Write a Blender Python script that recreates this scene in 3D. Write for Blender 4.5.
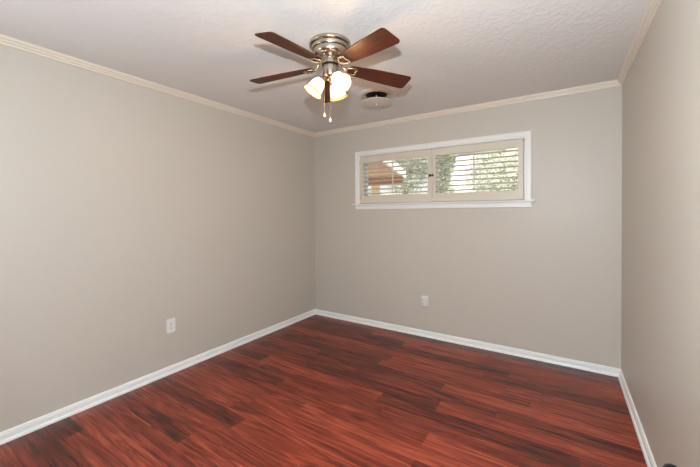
import bpy, bmesh, math, random
from mathutils import Vector, Matrix
random.seed(7)
R = math.radians; PI = math.pi
for o in list(bpy.data.objects): bpy.data.objects.remove(o)
C = bpy.context.scene

# ---------------------------------------------------------------- camera
W, H, YB = 3.233, 2.44, -4.4        # room: x 0..W, far wall y=0, near wall y=YB
cam = bpy.data.cameras.new('camera'); co = bpy.data.objects.new('camera', cam); C.collection.objects.link(co)
yaw, pit, rol = -0.5754, -0.0130, -0.0064
fw = Vector((math.sin(yaw)*math.cos(pit), math.cos(yaw)*math.cos(pit), math.sin(pit)))
r0 = Vector((math.cos(yaw), -math.sin(yaw), 0)); u0 = r0.cross(fw)
rr = math.cos(rol)*r0 + math.sin(rol)*u0; uu = -math.sin(rol)*r0 + math.cos(rol)*u0
M = Matrix((rr, uu, -fw)).transposed().to_4x4(); M.translation = Vector((2.8308, -3.4792, 1.3691))
co.matrix_world = M
cam.sensor_width = 36; cam.lens = 329.0/700*36; cam.shift_y = -16.4/700; cam.clip_start = .02
C.camera = co

# ---------------------------------------------------------------- world, sun, lights, exposure
C.view_settings.view_transform = 'Standard'; C.view_settings.look = 'None'
C.view_settings.gamma = 1; C.view_settings.exposure = 0
w = bpy.data.worlds.new('sky'); C.world = w; w.use_nodes = True
nt = w.node_tree; bg = nt.nodes['Background']
tc = nt.nodes.new('ShaderNodeTexCoord'); sp = nt.nodes.new('ShaderNodeSeparateXYZ'); cr = nt.nodes.new('ShaderNodeValToRGB')
nt.links.new(tc.outputs['Generated'], sp.inputs[0]); nt.links.new(sp.outputs['Z'], cr.inputs[0]); nt.links.new(cr.outputs[0], bg.inputs[0])
cr.color_ramp.elements[0].color = (.95, .96, .96, 1); cr.color_ramp.elements[0].position = 0
cr.color_ramp.elements[1].color = (.5, .68, 1, 1); cr.color_ramp.elements[1].position = .7
bg.inputs[1].default_value = 1.1

def light(name, kind, loc, energy, col=(1, 1, 1), rot=(0, 0, 0), **k):
    l = bpy.data.lights.new(name, kind); l.energy = energy; l.color = col
    for a, b in k.items(): setattr(l, a, b)
    o = bpy.data.objects.new(name, l); o.location = loc; o.rotation_euler = rot; C.collection.objects.link(o); return o
light('sun', 'SUN', (0, 0, 8), 9.0, (1, .95, .86), (R(48), 0, R(38)), angle=R(1))
light('flash', 'SPOT', (2.75, -3.37, 1.68), 182, (.90, .98, 1.08), (R(103), 0, R(32)), shadow_soft_size=.02, spot_size=R(170), spot_blend=.5)
light('side_fill', 'AREA', (.06, -3.75, 1.3), 19, (.92, .99, 1.08), (R(90), 0, R(-75)), shape='RECTANGLE', size=1.1, size_y=1.5)  # unseen fill light, added to brighten the right wall; no window built there

# ---------------------------------------------------------------- material helpers
def lin(c):
    f = lambda v: v/12.92 if v <= .04045 else ((v+.055)/1.055)**2.4
    return tuple(f(v/255) for v in c) + (1,)
def mat(name, rgb, rough=.5, metal=0, spec=.5, **k):
    m = bpy.data.materials.new(name); m.use_nodes = True; b = m.node_tree.nodes['Principled BSDF']
    b.inputs['Base Color'].default_value = lin(rgb); b.inputs['Roughness'].default_value = rough
    b.inputs['Metallic'].default_value = metal; b.inputs['Specular IOR Level'].default_value = spec
    for a, v in k.items(): b.inputs[a.replace('_', ' ')].default_value = v
    return m
def bump(m, scale, strength, dist=.002, detail=4, stretch=None, ramp=None):
    t = m.node_tree; n = t.nodes.new('ShaderNodeTexNoise'); c = t.nodes.new('ShaderNodeTexCoord'); b = t.nodes.new('ShaderNodeBump')
    mp = t.nodes.new('ShaderNodeMapping'); mp.inputs['Scale'].default_value = stretch or (1, 1, 1)
    n.inputs['Scale'].default_value = scale; n.inputs['Detail'].default_value = detail
    t.links.new(c.outputs['Object'], mp.inputs[0]); t.links.new(mp.outputs[0], n.inputs['Vector'])
    src = n.outputs['Fac']
    if ramp:
        q = t.nodes.new('ShaderNodeValToRGB'); q.color_ramp.elements[0].position = ramp[0]; q.color_ramp.elements[1].position = ramp[1]
        t.links.new(src, q.inputs[0]); src = q.outputs[0]
    b.inputs['Strength'].default_value = strength; b.inputs['Distance'].default_value = dist
    t.links.new(src, b.inputs['Height']); t.links.new(b.outputs[0], t.nodes['Principled BSDF'].inputs['Normal'])
    return m
def mottle(m, a, b, scale, stretch=(1, 1, 1), lo=.35, hi=.65, detail=4):
    t = m.node_tree; n = t.nodes.new('ShaderNodeTexNoise'); c = t.nodes.new('ShaderNodeTexCoord'); q = t.nodes.new('ShaderNodeValToRGB')
    mp = t.nodes.new('ShaderNodeMapping'); mp.inputs['Scale'].default_value = stretch
    n.inputs['Scale'].default_value = scale; n.inputs['Detail'].default_value = detail
    t.links.new(c.outputs['Object'], mp.inputs[0]); t.links.new(mp.outputs[0], n.inputs['Vector']); t.links.new(n.outputs['Fac'], q.inputs[0])
    q.color_ramp.elements[0].position = lo; q.color_ramp.elements[1].position = hi
    q.color_ramp.elements[0].color = lin(a); q.color_ramp.elements[1].color = lin(b)
    t.links.new(q.outputs[0], t.nodes['Principled BSDF'].inputs['Base Color']); return m

WALL = bump(mat('wall_paint', (200, 194, 182), .42, spec=.35), 220, .12, .001)
CEIL = bump(mat('ceiling_texture', (232, 230, 226), .8, spec=.2), 38, .33, .003, 5, ramp=(.45, .62))
CROWN = mat('cream_trim', (228, 218, 202), .35)
BASE = mat('white_trim', (240, 243, 240), .3)
CASE = mat('white_casing', (236, 236, 231), .35)
SHUT = mat('shutter_cream', (214, 205, 188), .4)
NICKEL = mat('brushed_nickel', (196, 182, 166), .26, 1)
DARKM = mat('dark_metal', (35, 32, 30), .3, .6)
BLACK = mat('black_plastic', (14, 14, 14), .35)
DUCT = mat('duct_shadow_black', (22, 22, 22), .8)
VENT = mat('vent_enamel', (216, 206, 194), .4)
PLATE = mat('outlet_white', (232, 232, 228), .3)
SLOT = mat('outlet_slot', (104, 100, 95), .6)
BRASS = mat('aged_brass', (96, 70, 46), .35, .8)
BLADE = mottle(mat('cherry_blade', (92, 42, 30), .48, spec=.25), (60, 29, 19), (92, 45, 29), 14, (1, 12, 12))
FOB = mat('pull_fob_white', (240, 238, 232), .3)

def glass_mat():
    m = bpy.data.materials.new('window_glass'); m.use_nodes = True; t = m.node_tree; t.nodes.clear()
    o = t.nodes.new('ShaderNodeOutputMaterial'); x = t.nodes.new('ShaderNodeMixShader'); a = t.nodes.new('ShaderNodeBsdfTransparent'); g = t.nodes.new('ShaderNodeBsdfGlossy'); f = t.nodes.new('ShaderNodeFresnel')
    a.inputs[0].default_value = (.95, .955, .93, 1); g.inputs['Roughness'].default_value = .02; f.inputs[0].default_value = 1.25
    t.links.new(f.outputs[0], x.inputs[0]); t.links.new(a.outputs[0], x.inputs[1]); t.links.new(g.outputs[0], x.inputs[2]); t.links.new(x.outputs[0], o.inputs[0]); return m
GLASS = glass_mat()
def shade_mat(name, col, st, ecol):
    m = mat(name, col, .25); b = m.node_tree.nodes['Principled BSDF']
    b.inputs['Emission Color'].default_value = ecol + (1,); b.inputs['Emission Strength'].default_value = st; return m
SHADE = shade_mat('lit_frosted_glass', (250, 240, 215), 3.2, (1, .74, .40))
RIM = shade_mat('frosted_glass_rim', (205, 180, 112), .22, (1, .82, .40))
BULB = shade_mat('lit_bulb', (255, 250, 235), 6, (1, .86, .62))

def floor_mat():
    m = mat('red_mahogany_laminate', (120, 50, 38), .27, spec=.36); t = m.node_tree; N = t.nodes; L = t.links; pb = N['Principled BSDF']
    def mth(op, a, b=None, c=None):
        n = N.new('ShaderNodeMath'); n.operation = op
        for i, v in enumerate((a, b, c)):
            if v is None: continue
            if isinstance(v, (int, float)): n.inputs[i].default_value = v
            else: L.new(v, n.inputs[i])
        return n.outputs[0]
    tc = N.new('ShaderNodeTexCoord'); s = N.new('ShaderNodeSeparateXYZ'); L.new(tc.outputs['Object'], s.inputs[0])
    x, y = s.outputs[0], s.outputs[1]; pw, pl = .127, 1.22
    ry = mth('DIVIDE', mth('ADD', y, 10.03), pw); row = mth('FLOOR', ry); fy = mth('FRACT', ry)
    wn = N.new('ShaderNodeTexWhiteNoise'); wn.noise_dimensions = '1D'; L.new(row, wn.inputs['W'])
    rx = mth('ADD', mth('DIVIDE', mth('ADD', x, 10), pl), wn.outputs['Value']); colm = mth('FLOOR', rx); fx = mth('FRACT', rx)
    pid = mth('ADD', mth('MULTIPLY', row, 17.31), mth('MULTIPLY', colm, 5.77))
    w2 = N.new('ShaderNodeTexWhiteNoise'); w2.noise_dimensions = '1D'; L.new(pid, w2.inputs['W'])
    cb = N.new('ShaderNodeCombineXYZ'); L.new(x, cb.inputs[0]); L.new(y, cb.inputs[1]); L.new(mth('MULTIPLY', w2.outputs['Value'], 40), cb.inputs[2])
    def noise(sx, sy, sc, det, dist=0):
        mp = N.new('ShaderNodeMapping'); mp.inputs['Scale'].default_value = (sx, sy, 1); L.new(cb.outputs[0], mp.inputs[0])
        n = N.new('ShaderNodeTexNoise'); n.inputs['Scale'].default_value = sc; n.inputs['Detail'].default_value = det; n.inputs['Distortion'].default_value = dist
        L.new(mp.outputs[0], n.inputs['Vector']); return n.outputs['Fac']
    big = noise(.95, 11, 1.7, 4, 2.2); fine = noise(.9, 55, 2.2, 3, .4)
    v = mth('ADD', mth('MULTIPLY', big, .95), mth('ADD', mth('MULTIPLY', fine, .22), .065)); v = mth('ADD', v, mth('MULTIPLY', mth('SUBTRACT', w2.outputs['Value'], .5), .30))
    q = N.new('ShaderNodeValToRGB'); L.new(v, q.inputs[0]); e = q.color_ramp.elements
    e[0].position = .42; e[0].color = lin((58, 27, 21)); e[1].position = .92; e[1].color = lin((168, 80, 54))
    a = e.new(.56); a.color = lin((98, 39, 26)); a = e.new(.68); a.color = lin((122, 50, 35)); a = e.new(.8); a.color = lin((145, 63, 43))
    def edge(f, wd): return mth('MINIMUM', mth('DIVIDE', mth('MINIMUM', f, mth('SUBTRACT', 1, f)), wd), 1)
    g = mth('MULTIPLY', edge(fy, .018), edge(fx, .002))
    mx = N.new('ShaderNodeMix'); mx.data_type = 'RGBA'; L.new(mth('ADD', mth('MULTIPLY', g, .5), .5), mx.inputs[0]); mx.inputs[6].default_value = lin((30, 12, 10)); L.new(q.outputs[0], mx.inputs[7])
    L.new(mx.outputs[2], pb.inputs['Base Color'])
    b = N.new('ShaderNodeBump'); b.inputs['Strength'].default_value = .25; b.inputs['Distance'].default_value = .001
    L.new(mth('ADD', g, mth('MULTIPLY', fine, .12)), b.inputs['Height']); L.new(b.outputs[0], pb.inputs['Normal'])
    L.new(mth('ADD', .20, mth('MULTIPLY', fine, .2)), pb.inputs['Roughness'])
    return m
FLOOR = floor_mat()

# ---------------------------------------------------------------- mesh helpers
def link(name, bm, m, parent=None, smooth=False, bevel=0, angle=35):
    bmesh.ops.recalc_face_normals(bm, faces=bm.faces)
    me = bpy.data.meshes.new(name); bm.to_mesh(me); bm.free()
    for mm in (m if isinstance(m, (list, tuple)) else [m]): me.materials.append(mm)
    o = bpy.data.objects.new(name, me); C.collection.objects.link(o)
    if parent: o.parent = parent
    if smooth:
        for p in me.polygons: p.use_smooth = True
        me.set_sharp_from_angle(angle=R(angle))
    if bevel:
        b = o.modifiers.new('bevel', 'BEVEL'); b.width = bevel; b.segments = 2; b.limit_method = 'ANGLE'
    return o
def box(bm, x0, x1, y0, y1, z0, z1, mtx=None):
    r = bmesh.ops.create_cube(bm, size=1); vs = r['verts']
    for v in vs: v.co = Vector(((x0+x1)/2+v.co.x*(x1-x0), (y0+y1)/2+v.co.y*(y1-y0), (z0+z1)/2+v.co.z*(z1-z0)))
    if mtx: bmesh.ops.transform(bm, matrix=mtx, verts=vs)
    return vs
def boxo(name, m, parent, *a, bevel=0, mtx=None):
    bm = bmesh.new(); box(bm, *a, mtx=mtx); return link(name, bm, m, parent, bevel=bevel)
def lathe(bm, prof, seg=48, mtx=None, mi=None):
    rings = []; vs = []
    for r, z in prof:
        if r < 1e-6: g = [bm.verts.new((0, 0, z))]
        else: g = [bm.verts.new((r*math.cos(2*PI*k/seg), r*math.sin(2*PI*k/seg), z)) for k in range(seg)]
        rings.append(g); vs += g
    for i, (a, b) in enumerate(zip(rings, rings[1:])):
        for k in range(seg):
            k2 = (k+1) % seg
            f = [a[k % len(a)], a[k2 % len(a)], b[k2 % len(b)], b[k % len(b)]]
            f = [v for j, v in enumerate(f) if v not in f[:j]]
            if len(f) > 2:
                fc = bm.faces.new(f)
                if mi: fc.material_index = mi[i]
    if mtx: bmesh.ops.transform(bm, matrix=mtx, verts=vs)
def tube(bm, pts, rad, seg=8, closed=False, flat=1.0):
    pts = [Vector(p) for p in pts]; n = len(pts); rings = []
    for i, p in enumerate(pts):
        d = (pts[(i+1) % n]-pts[i-1]) if closed else (pts[min(i+1, n-1)]-pts[max(i-1, 0)])
        d.normalize(); up = Vector((0, 0, 1)) if abs(d.z) < .9 else Vector((1, 0, 0))
        s = d.cross(up).normalized(); t = s.cross(d)
        r = rad[i] if isinstance(rad, (list, tuple)) else rad
        rings.append([bm.verts.new(p+s*r*math.cos(2*PI*k/seg)+t*r*flat*math.sin(2*PI*k/seg)) for k in range(seg)])
    pr = list(zip(rings, rings[1:])) + ([(rings[-1], rings[0])] if closed else [])
    for a, b in pr:
        for k in range(seg): bm.faces.new((a[k], a[(k+1) % seg], b[(k+1) % seg], b[k]))
    if not closed: bm.faces.new(rings[0]); bm.faces.new(rings[-1][::-1])
def prism(bm, poly, z0, z1, mtx=None):
    a = [bm.verts.new((x, y, z0)) for x, y in poly]; b = [bm.verts.new((x, y, z1)) for x, y in poly]; n = len(poly)
    bm.faces.new(a[::-1]); bm.faces.new(b)
    for k in range(n): bm.faces.new((a[k], a[(k+1) % n], b[(k+1) % n], b[k]))
    if mtx: bmesh.ops.transform(bm, matrix=mtx, verts=a+b)
def thing(name, label, cat, loc, rz=0, group=None):
    o = bpy.data.objects.new(name, None); C.collection.objects.link(o); o.empty_display_size = .05
    o.location = loc; o.rotation_euler = (0, 0, rz); o['label'] = label; o['category'] = cat
    if group: o['group'] = group
    return o
def struct(o): o['kind'] = 'structure'; return o

# ---------------------------------------------------------------- room shell
T = .16
struct(boxo('floor', FLOOR, None, -T, W+T, YB-T, T, -.12, 0))
struct(boxo('ceiling', CEIL, None, -T, W+T, YB-T, T, H, H+.12))
struct(boxo('wall_left', WALL, None, -T, 0, YB-T, T, 0, H))
struct(boxo('wall_right', WALL, None, W, W+T, YB-T, T, 0, H))
struct(boxo('wall_front', WALL, None, 0, W, YB-T, YB, 0, H))
# far wall with the window opening
OX0, OX1, OZ0, OZ1 = .724, 2.530, 1.478, 2.060
bm = bmesh.new()
box(bm, 0, OX0, 0, T, 0, H); box(bm, OX1, W, 0, T, 0, H); box(bm, OX0, OX1, 0, T, 0, OZ0); box(bm, OX0, OX1, 0, T, OZ1, H)
struct(link('wall_back', bm, WALL))

def run(name, prof, m, side):
    """moulding: prof = [(offset from wall, z)], mitred at the room corners"""
    bm = bmesh.new(); n = len(prof)
    def P(o, z, e):
        if side == 'left': return (o, -o if e else YB+o, z)
        if side == 'right': return (W-o, -o if e else YB+o, z)
        if side == 'back': return (W-o if e else o, -o, z)
        return (W-o if e else o, YB+o, z)
    a = [bm.verts.new(P(o, z, 0)) for o, z in prof]; b = [bm.verts.new(P(o, z, 1)) for o, z in prof]
    bm.faces.new(a); bm.faces.new(b[::-1])
    for k in range(n): bm.faces.new((a[k], a[(k+1) % n], b[(k+1) % n], b[k]))
    return struct(link(name, bm, m, smooth=True, angle=25))
base = [(0, 0), (.023, 0), (.0225, .008), (.019, .015), (.0125, .019), (.012, .021), (.012, .048), (.009, .052), (.008, .060), (.0045, .064), (0, .066)]
cr_h = [(0, H), (.036, H), (.036, H-.004), (.033, H-.007), (.032, H-.014), (.028, H-.018), (.0225, H-.0185), (.0205, H-.021), (.0225, H-.0235), (.0205, H-.029), (.0155, H-.0335), (.0105, H-.034), (.0095, H-.0365), (.0115, H-.0385), (.0100, H-.0445), (.0055, H-.048), (0, H-.048)]
for i, s in enumerate(('left', 'back', 'right', 'front')):
    run('baseboard_'+s, base, BASE, s); run('trim_%d' % (i+1), cr_h, CROWN, s)

# ---------------------------------------------------------------- window
win = struct(bpy.data.objects.new('window_1', None)); C.collection.objects.link(win); win.location = (0, 0, 0)
cx0, cx1, cz1 = .666, 2.584, 2.119
casep = [(0, 0), (.018, 0), (.020, .006), (.016, .012), (.016, .040), (.012, .046), (.012, .056), (.006, .060), (0, .060)]  # (proud, width from outer edge)
def casing(name, p0, p1, inward, m0, m1):
    bm = bmesh.new(); p0 = Vector(p0); p1 = Vector(p1); inward = Vector(inward); d = (p1-p0).normalized()
    a = [bm.verts.new(p0+inward*v+d*(v*m0)+Vector((0, -o, 0))) for o, v in casep]; b = [bm.verts.new(p1+inward*v-d*(v*m1)+Vector((0, -o, 0))) for o, v in casep]
    n = len(a); bm.faces.new(a); bm.faces.new(b[::-1])
    for k in range(n): bm.faces.new((a[k], a[(k+1) % n], b[(k+1) % n], b[k]))
    return link(name, bm, CASE, win)
casing('head_casing', (cx0, 0, cz1), (cx1, 0, cz1), (0, 0, -1), 1, 1)
casing('side_casing', (cx0, 0, 1.478), (cx0, 0, cz1), (1, 0, 0), 0, 1)
casing('side_casing', (cx1, 0, 1.478), (cx1, 0, cz1), (-1, 0, 0), 0, 1)
bm = bmesh.new(); box(bm, .634, 2.610, -.042, 0, 1.460, 1.478); box(bm, OX0, OX1, 0, T, 1.460, 1.4782); link('window_sill', bm, CASE, win, bevel=.004)
boxo('apron', CASE, win, cx0, cx1, -.015, 0, 1.411, 1.460, bevel=.003)
bm = bmesh.new()
for a in ((OX0, OX0+.004, 0, T, 1.478, OZ1), (OX1-.004, OX1, 0, T, 1.478, OZ1), (OX0, OX1, 0, T, OZ1-.004, OZ1)): box(bm, *a)
link('jamb', bm, CASE, win)
for x0, x1 in ((OX0+.004, 1.627), (1.627, OX1-.004)):     # the two sashes behind the shutters
    bm = bmesh.new(); s = .036
    for a in ((x0, x0+s, .1, .135, 1.478, OZ1-.004), (x1-s, x1, .1, .135, 1.478, OZ1-.004), (x0+s, x1-s, .1, .135, 1.478, 1.478+s), (x0+s, x1-s, .1, .135, OZ1-.004-s, OZ1-.004)): box(bm, *a)
    sa = link('sash', bm, CASE, win)
    boxo('pane', GLASS, sa, x0+s, x1-s, .115, .119, 1.478+s, OZ1-.004-s)

# ---------------------------------------------------------------- plantation shutters
def shutter(label, x0, x1, hinge_left):
    t = thing('plantation_shutter', label, 'shutter', ((x0+x1)/2, 0, 1.484), 0, 'plantation shutters in the window')
    w2 = (x1-x0)/2; h = 2.052-1.484; st = .048 if hinge_left else .042; y0, y1 = -.006, .022
    lz0, lz1 = 1.573-1.484, 1.977-1.484
    for s in (-1, 1): boxo('stile', SHUT, t, min(s*w2, s*(w2-st)), max(s*w2, s*(w2-st)), y0, y1, 0, h, bevel=.002)
    boxo('bottom_rail', SHUT, t, -w2+st, w2-st, y0+.001, y1-.001, 0, lz0, bevel=.002)
    boxo('top_rail', SHUT, t, -w2+st, w2-st, y0+.001, y1-.001, lz1, h, bevel=.002)
    n = 8; sp = (lz1-lz0)/n
    for k in range(n):
        z = lz0+sp*(k+.5); bm = bmesh.new(); pr = []
        for j in range(16):
            a = 2*PI*j/16; pr.append((.031*math.cos(a), .0076*math.sin(a)))
        m = Matrix.Translation((0, .008, z)) @ Matrix.Rotation(R(4), 4, 'X')
        va = [bm.verts.new(m @ Vector((-w2+st, a, b))) for a, b in pr]; vb = [bm.verts.new(m @ Vector((w2-st, a, b))) for a, b in pr]
        bm.faces.new(va); bm.faces.new(vb[::-1])
        for j in range(16): bm.faces.new((va[j], va[(j+1) % 16], vb[(j+1) % 16], vb[j]))
        link('louver', bm, SHUT, t, smooth=True, angle=60)
    boxo('tilt_rod', SHUT, t, -.0065, .0065, -.034, -.023, lz0+.01, lz1+.022, bevel=.002)
    hs = -1 if hinge_left else 1
    for z in (.07, h-.07):
        bm = bmesh.new(); lathe(bm, [(0, -.025), (.004, -.025), (.004, .025), (0, .025)], 10, Matrix.Translation((hs*(w2+.003), -.008, z))); link('hinge', bm, SHUT, t, smooth=True)
    if hinge_left:
        bm = bmesh.new(); z = 1.770-1.484
        box(bm, w2-.034, w2-.008, -.012, -.0055, z-.015, z+.015); box(bm, w2-.026, w2+.014, -.017, -.012, z-.007, z+.007); box(bm, w2+.005, w2+.020, -.015, -.0065, z-.013, z+.013)
        lathe(bm, [(0, .008), (.005, .008), (.006, .003), (.004, 0), (0, 0)], 12, Matrix.Translation((w2-.014, -.014, z)) @ Matrix.Rotation(R(90), 4, 'X'))
        o = link('latch', bm, BRASS, t); o['label'] = 'small dark brass latch joining the two shutters'
    return t
shutter('left cream louvered shutter with brass latch, brown patio roof behind it', .730, 1.636, True)
shutter('right cream louvered shutter hung beside the window casing, white wall behind it', 1.638, 2.514, False)

# ---------------------------------------------------------------- ceiling fan
FX, FY = 1.590, -1.785
fan = thing('ceiling_fan', 'flush brushed nickel ceiling fan with five cherry wood blades and three lit lamps', 'ceiling fan', (FX, FY, 2.44))
Z = lambda z: z-2.44
def fl(name, prof, m, parent=fan, seg=56):
    bm = bmesh.new(); lathe(bm, [(r, Z(z)) for r, z in prof], seg); return link(name, bm, m, parent, smooth=True, angle=40)
hs = fl('motor_housing', [(0, 2.44), (.130, 2.44), (.132, 2.436), (.132, 2.424), (.128, 2.419), (.119, 2.417), (.117, 2.413), (.117, 2.402), (.114, 2.397), (.107, 2.395), (.107, 2.380), (.103, 2.366), (.096, 2.357), (.082, 2.3535), (.064, 2.353), (.064, 2.347), (0, 2.347)], NICKEL)
bm = bmesh.new()
for z, r in ((2.416, .119), (2.3965, .1095)):
    lathe(bm, [(r-.004, Z(z-.0015)), (r+.0006, Z(z-.0015)), (r+.0006, Z(z+.0012)), (r-.004, Z(z+.0012))], 56)
link('housing_groove', bm, DARKM, hs, smooth=True)
fl('flywheel', [(0, 2.353), (.050, 2.353), (.050, 2.347), (.043, 2.345), (.043, 2.318), (.053, 2.315), (.053, 2.306), (0, 2.306)], NICKEL)
fl('motor_gasket', [(0, 2.306), (.051, 2.306), (.051, 2.298), (0, 2.298)], DARKM)
fl('switch_housing', [(0, 2.298), (.046, 2.298), (.047, 2.294), (.047, 2.236), (.044, 2.228), (.034, 2.222), (0, 2.221)], NICKEL)
fl('finial', [(0, 2.221), (.020, 2.221), (.022, 2.212), (.016, 2.205), (.008, 2.201), (.007, 2.194), (0, 2.191)], NICKEL)

def blade_outline():
    # x radial, y across; rounded root and squared tip with soft corners
    p = []
    r0, r1, wr, wt = .118, .556, .046, .069
    def arc(cx, cy, rad, a0, a1, n=6): p.extend((cx+rad*math.cos(R(a0+(a1-a0)*k/n)), cy+rad*math.sin(R(a0+(a1-a0)*k/n))) for k in range(n+1))
    arc(r0+.030, -wr+.030, .030, 180, 270); p.append((.30, -.061)); arc(r1-.026, -wt+.022, .022, 270, 350)
    arc(r1-.030, wt-.026, .026, 10, 90); p.append((.30, .061)); arc(r0+.030, wr-.030, .030, 90, 180)
    return p
BZ = 2.262
blades = []
for k in range(5):
    az = R(-91.2+72*k)
    m = Matrix.Rotation(az, 4, 'Z') @ Matrix.Translation((.55, 0, Z(BZ))) @ Matrix.Rotation(R(4), 4, 'Y') @ Matrix.Translation((-.55, 0, 0)) @ Matrix.Rotation(R(-12), 4, 'X')
    if k == 0:
        bm = bmesh.new(); prism(bm, blade_outline(), -.003, .003); b0 = link('blade', bm, BLADE, fan, bevel=.0015)
        bm = bmesh.new()      # bracket: arm down from the flywheel then an open heart-shaped loop under the blade
        hp = []
        for j in range(36):
            q = 2*PI*j/36; hp.append((.142-.040*math.cos(q)+(-.014*math.exp(-((q-PI)/.45)**2)), -.033*math.sin(q)*(1-.18*math.cos(q)), -.0075))
        tube(bm, hp, .0064, 8, closed=True, flat=.7)
        tube(bm, [(.030, 0, .052), (.050, 0, .050), (.068, 0, .034), (.082, 0, .008), (.100, 0, -.005), (.116, 0, -.006)], [.009, .009, .008, .008, .009, .006], 8)
        for y in (-.028, .028): lathe(bm, [(0, -.012), (.004, -.012), (.006, -.009), (.006, -.004), (0, -.004)], 10, Matrix.Translation((.152, y, 0)))
        i0 = link('blade_iron', bm, NICKEL, fan, smooth=True, angle=60); b, ir = b0, i0
    else:
        b = b0.copy(); C.collection.objects.link(b); b.parent = fan; ir = i0.copy(); C.collection.objects.link(ir); ir.parent = fan
    b.matrix_local = m; ir.matrix_local = m

# light kit: three arms, cups, bell shades and bulbs
TILT = R(53)
for k, (az, TILT) in enumerate(((-22, R(44)), (-142, R(56)), (98, R(53)))):
    a = R(az); d = Vector((math.cos(a), math.sin(a), 0))
    neck = Vector((0, 0, Z(2.228))) + d*.048
    ax = (d*math.cos(TILT) + Vector((0, 0, -math.sin(TILT)))).normalized()
    m = Matrix.Translation(neck) @ ax.to_track_quat('Z', 'Y').to_matrix().to_4x4()
    bm = bmesh.new(); tube(bm, [Vector((0, 0, Z(2.250)))+d*.030, Vector((0, 0, Z(2.246)))+d*.042, neck+ax*.002], .008, 10)
    lathe(bm, [(0, 0), (.012, 0), (.024, .006), (.0275, .014), (.0275, .030), (.024, .030), (.024, .010), (0, .008)], 32, m)
    fit = link('lamp_holder', bm, NICKEL, fan, smooth=True)
    pr = [(.0245, .016), (.027, .022), (.034, .034), (.042, .050), (.0460, .070), (.0475, .088), (.051, .099), (.058, .108), (.0625, .113), (.0625, .116), (.060, .1165), (.055, .110), (.0485, .101), (.0445, .088), (.043, .070), (.039, .051), (.031, .036), (.024, .024), (.022, .016)]
    bm = bmesh.new(); lathe(bm, pr, 40, m, mi=[0]*6+[1]*5+[0]*7)
    link('lamp_shade', bm, [SHADE, RIM], fan, smooth=True, angle=80)
    bm = bmesh.new(); lathe(bm, [(0, .012), (.012, .012), (.013, .030), (.020, .045), (.0270, .062), (.0275, .074), (.022, .088), (.011, .096), (0, .098)], 24, m)
    link('bulb', bm, BULB, fan, smooth=True, angle=80)
    l = light('lamp_light', 'POINT', (0, 0, 0), 3.6, (1, .60, .28), shadow_soft_size=.03); l.parent = fan; l.location = neck+ax*.125

for px, py, z1, ln in ((-.006, -.054, 1.977, 0), (.026, -.039, 1.945, 0)):
    bm = bmesh.new(); x, y = px, py; z = 2.25
    tube(bm, [(x*.8, y*.8, Z(2.252)), (x, y, Z(2.248)), (x*1.02, y*1.02, Z(2.235)), (x*1.02, y*1.02, Z(z1+.012))], .0009, 6)
    zz = 2.235
    while zz > z1+.012:
        bmesh.ops.create_icosphere(bm, subdivisions=1, radius=.0017, matrix=Matrix.Translation((x*1.02, y*1.02, Z(zz)))); zz -= .0052
    pc = link('pull_chain', bm, NICKEL, fan, smooth=True, angle=80)
    bm = bmesh.new(); lathe(bm, [(0, .014), (.002, .014), (.0035, .009), (.0062, 0), (.0068, -.008), (.0045, -.013), (0, -.014)], 16, Matrix.Translation((x*1.02, y*1.02, Z(z1))))
    link('fob', bm, FOB, pc, smooth=True, angle=80)

# ---------------------------------------------------------------- round ceiling vent
v = thing('ceiling_vent', 'round off-white ceiling air vent with a flat centre disc near the far wall', 'vent', (1.402, -.822, 2.44))
def vl(name, prof, m, parent=v, seg=56, ang=40):
    bm = bmesh.new(); lathe(bm, prof, seg); return link(name, bm, m, parent, smooth=True, angle=ang)
vl('flange', [(.172, 0), (.172, -.004), (.160, -.012), (.146, -.017), (.134, -.016), (.118, -.010), (.100, -.006), (.096, -.0005)], VENT)
vl('duct_shadow_disc', [(0, -.0022), (.0955, -.0022), (.0955, -.0005), (0, -.0005)], DUCT)  # flat black disc, painted in for the shade inside the duct; no hole
vl('deflector_ring', [(.070, -.008), (.090, -.026), (.089, -.028), (.068, -.010)], DARKM)
vl('disc', [(0, -.060), (.10, -.060), (.130, -.063), (.137, -.068), (.136, -.072), (.125, -.074), (.06, -.080), (0, -.082)], VENT, ang=60)
o = vl('adjusting_screw', [(0, -.002), (.006, -.002), (.006, -.084), (.011, -.084), (.012, -.089), (.008, -.094), (0, -.095)], VENT)

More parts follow.
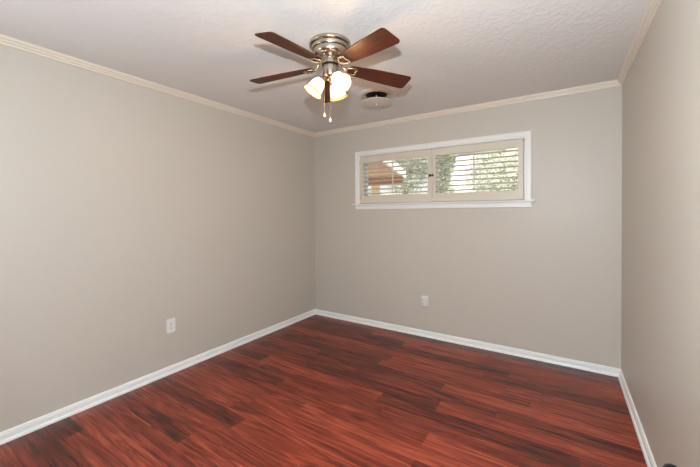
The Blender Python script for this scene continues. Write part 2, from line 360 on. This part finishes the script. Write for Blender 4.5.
# ---------------------------------------------------------------- outlets
def outlet(name, label, loc, rz, hw, hh, six=False):
    t = thing(name, label, 'outlet', loc, rz)          # local: +y out of the wall... face towards -y
    if not six:
        boxo('cover_plate', PLATE, t, -hw, hw, -.006, 0, -hh, hh, bevel=.003)
        for s in (-1, 1):
            bm = bmesh.new(); po = [(.0165*math.cos(2*PI*k/24), max(-.0125, min(.0125, .0165*math.sin(2*PI*k/24)))) for k in range(24)]
            prism(bm, po, .005, .0085, Matrix.Translation((0, 0, s*.0195)) @ Matrix.Rotation(R(90), 4, 'X'))
            f = link('receptacle', bm, PLATE, t)
            bm = bmesh.new()
            for x, h in ((-.006, .0045), (.006, .0038)): box(bm, x-.0013, x+.0013, -.0090, -.0080, s*.0195+.002-h, s*.0195+.002+h)
            box(bm, -.0022, .0022, -.0090, -.0080, s*.0195-.0095, s*.0195-.0055); link('slot', bm, SLOT, f)
        bm = bmesh.new(); lathe(bm, [(0, .009), (.003, .008), (.0035, .005), (0, .005)], 12, Matrix.Rotation(R(90), 4, 'X')); link('screw', bm, NICKEL, t)
    else:
        boxo('body', PLATE, t, -hw, hw, -.034, 0, -hh, hh, bevel=.007)
        for z in (.018, -.024):
            for x in (-.021, .021):
                bm = bmesh.new()
                box(bm, x-.0085, x-.0060, -.0352, -.0338, z-.006, z+.006); box(bm, x+.0045, x+.0070, -.0352, -.0338, z-.005, z+.005); box(bm, x-.0030, x+.0022, -.0352, -.0338, z-.014, z-.009)
                link('socket', bm, SLOT, t)
    return t
outlet('wall_outlet', 'flat white duplex outlet plate low on the left wall', (0, -1.958, .4095), R(90), .0385, .0605)
outlet('outlet_adapter', 'white plug-in adapter with four sockets standing proud of the far wall below the window', (1.561, 0, .396), 0, .040, .056, True)

# ---------------------------------------------------------------- dark knob at the right wall, cut by the frame
k = thing('round_bumper', 'black rounded bumper low on the right wall, cut off by the bottom edge', 'bumper', (W, -1.79, .366))
for nm, pr in (('mounting_plate', [(0, 0), (.030, 0), (.030, .004), (.026, .008), (0, .008)]), ('stem', [(0, .008), (.012, .008), (.011, .03), (0, .03)]), ('rubber_cap', [(0, .026), (.018, .026), (.032, .032), (.040, .044), (.042, .058), (.036, .072), (.022, .082), (.010, .085), (0, .0855)])):
    bm = bmesh.new(); lathe(bm, pr, 40, Matrix.Rotation(R(-90), 4, 'Y')); link(nm, bm, BLACK, k, smooth=True, angle=50)

# ---------------------------------------------------------------- outdoors beyond the window
GR = bump(mottle(mat('lawn', (96, 112, 62), .9), (84, 104, 54), (120, 130, 78), 3), 60, .5, .03)
gz = -.25
struct(boxo('ground', GR, None, -16, 16, T+.02, 26, gz-.2, gz))
WOOD = mottle(mat('stained_pine', (240, 220, 202), .7), (230, 206, 186), (246, 228, 212), 9, (1, 1, 1))
BEAM = mottle(mat('stained_beam', (170, 126, 100), .7), (156, 114, 90), (184, 140, 112), 9)
RAFT = mottle(mat('stained_rafter', (218, 190, 168), .7), (206, 176, 154), (228, 200, 180), 9)
WHT = mat('white_painted_board', (238, 238, 238), .6); POST = mat('post_cream', (226, 206, 178), .7)
pat = thing('patio_cover', 'brown timber patio roof with white fascia board beyond the left shutter', 'patio roof', (-.20, 2.24, gz), R(15.9))
pz = 2.42-gz      # local: roof spreads to -x, edge runs along +y
boxo('roof_deck', WOOD, pat, -4.2, .0, -.9, 3.72, pz+.16, pz+.20)
for i in range(9):
    y = -.80+i*.55
    boxo('rafter', RAFT, pat, -4.1, -.03, y, y+.045, pz+.02, pz+.158)
boxo('fascia', WHT, pat, .001, .04, -.9, 3.76, pz-.01, pz+.21)
boxo('beam', BEAM, pat, -4.1, -.03, 3.58, 3.72, pz-.20, pz+.018)
slab = struct(boxo('bounce_slab', mat('pale_concrete', (206, 200, 190), .8), None, -6.4, 3.6, T+.05, 7.6, gz, gz+.03))  # pale slab added to bounce less green light up under the patio roof
for x in (-3.9, -1.0): boxo('post', POST, pat, x, x+.24, 3.58, 3.72, 0, pz-.202)
STU = mat('pale_stucco', (240, 226, 220), .8); ROOF = mat('roof_shingle', (150, 140, 132), .9); WG = mat('dark_glass', (40, 50, 55), .1)
def fence(label, x0, x1, y, h):
    t = thing('garden_wall', label, 'wall', ((x0+x1)/2, y, gz)); w2 = (x1-x0)/2
    boxo('panel', STU, t, -w2, w2, -.08, .08, 0, h); boxo('coping', WHT, t, -w2-.03, w2+.03, -.12, .12, h, h+.07)
fence('pale low garden wall beyond the patio', -9, -2.6, 8.6, 2.35)
hs = thing('neighbouring_house', 'white walled neighbouring house behind the trees', 'house', (1.0, 13.6, gz))
boxo('wall', mat('white_siding', (244, 243, 240), .7), hs, -2.6, 1.4, -2, 2, 0, 4.6)
bm = bmesh.new(); prism(bm, [(-3.0, 4.601), (1.8, 4.601), (-.6, 6.3)], -2.4, 2.4, Matrix.Rotation(R(90), 4, 'X')); link('roof', bm, ROOF, hs)
boxo('window', WG, hs, .3, 1.1, -2.06, -1.999, 1.1, 2.2)

LEAFS = {}
def leafy(m):
    t = m.node_tree; pb = t.nodes['Principled BSDF']; tr = t.nodes.new('ShaderNodeBsdfTranslucent'); x = t.nodes.new('ShaderNodeMixShader'); x.inputs[0].default_value = .45
    t.links.new(pb.inputs['Base Color'].links[0].from_socket, tr.inputs[0]); t.links.new(pb.outputs[0], x.inputs[1]); t.links.new(tr.outputs[0], x.inputs[2])
    t.links.new(x.outputs[0], t.nodes['Material Output'].inputs[0]); return m
def tree(name, label, cat, x, y, cz, rx, rz_, n, cols, seed, trunk=True, group=None):
    rd = random.Random(seed); t = thing(name, label, cat, (x, y, gz), 0, group)
    key = tuple(cols)
    if key not in LEAFS:
        m = mottle(mat('foliage', cols[0], .6), cols[0], cols[1], 5, lo=.4, hi=.6)
        LEAFS[key] = leafy(m)
    bm = bmesh.new(); lobes = [(Vector((rd.uniform(-.5, .5)*rx, rd.uniform(-.4, .4)*rx, cz-gz+rd.uniform(-.7, .7)*rz_)), rd.uniform(.38, .6)) for _ in range(9)]
    for i in range(n):
        c, s = rd.choice(lobes); d = Vector((rd.gauss(0, 1), rd.gauss(0, 1), rd.gauss(0, 1))).normalized()*rd.uniform(.5, 1)**.5
        p = c+Vector((d.x*rx*s, d.y*rx*s, d.z*rz_*s)); L = rd.uniform(.03, .065); a = Vector((rd.gauss(0, 1), rd.gauss(0, 1), rd.gauss(0, .6))).normalized(); b = a.cross(Vector((rd.gauss(0, 1), rd.gauss(0, 1), rd.gauss(0, 1)))).normalized()*.38
        q = a.cross(b).normalized()*.06*L
        bm.faces.new([bm.verts.new(p-a*L), bm.verts.new(p+b*L+q), bm.verts.new(p+a*L), bm.verts.new(p-b*L+q)])
    link('foliage', bm, LEAFS[key], t)
    if trunk:
        bm = bmesh.new(); top = cz-gz+.3*rz_
        tube(bm, [(0, 0, 0), (.03, .02, top*.4), (-.02, .0, top*.75), (.0, .03, top)], [.13, .10, .07, .03], 10)
        for c, s in lobes[:5]: tube(bm, [(-.01, .01, top*.6), tuple(c*.5+Vector((0, 0, top*.35))), tuple(c)], [.05, .035, .012], 7)
        link('trunk', bm, mat('bark', (150, 138, 122), .9), t, smooth=True, angle=60)
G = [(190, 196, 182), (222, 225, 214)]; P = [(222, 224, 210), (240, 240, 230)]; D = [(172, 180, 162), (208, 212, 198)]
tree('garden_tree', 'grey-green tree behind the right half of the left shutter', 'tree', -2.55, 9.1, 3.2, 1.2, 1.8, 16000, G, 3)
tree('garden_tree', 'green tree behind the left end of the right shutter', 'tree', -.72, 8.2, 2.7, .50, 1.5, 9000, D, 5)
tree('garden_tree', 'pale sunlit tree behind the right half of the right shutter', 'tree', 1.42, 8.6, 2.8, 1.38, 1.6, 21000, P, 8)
tree('garden_shrub', 'small green shrub under the patio roof in front of the pale wall', 'shrub', -2.9, 6.9, 1.7, .42, .55, 1400, D, 11, trunk=True)
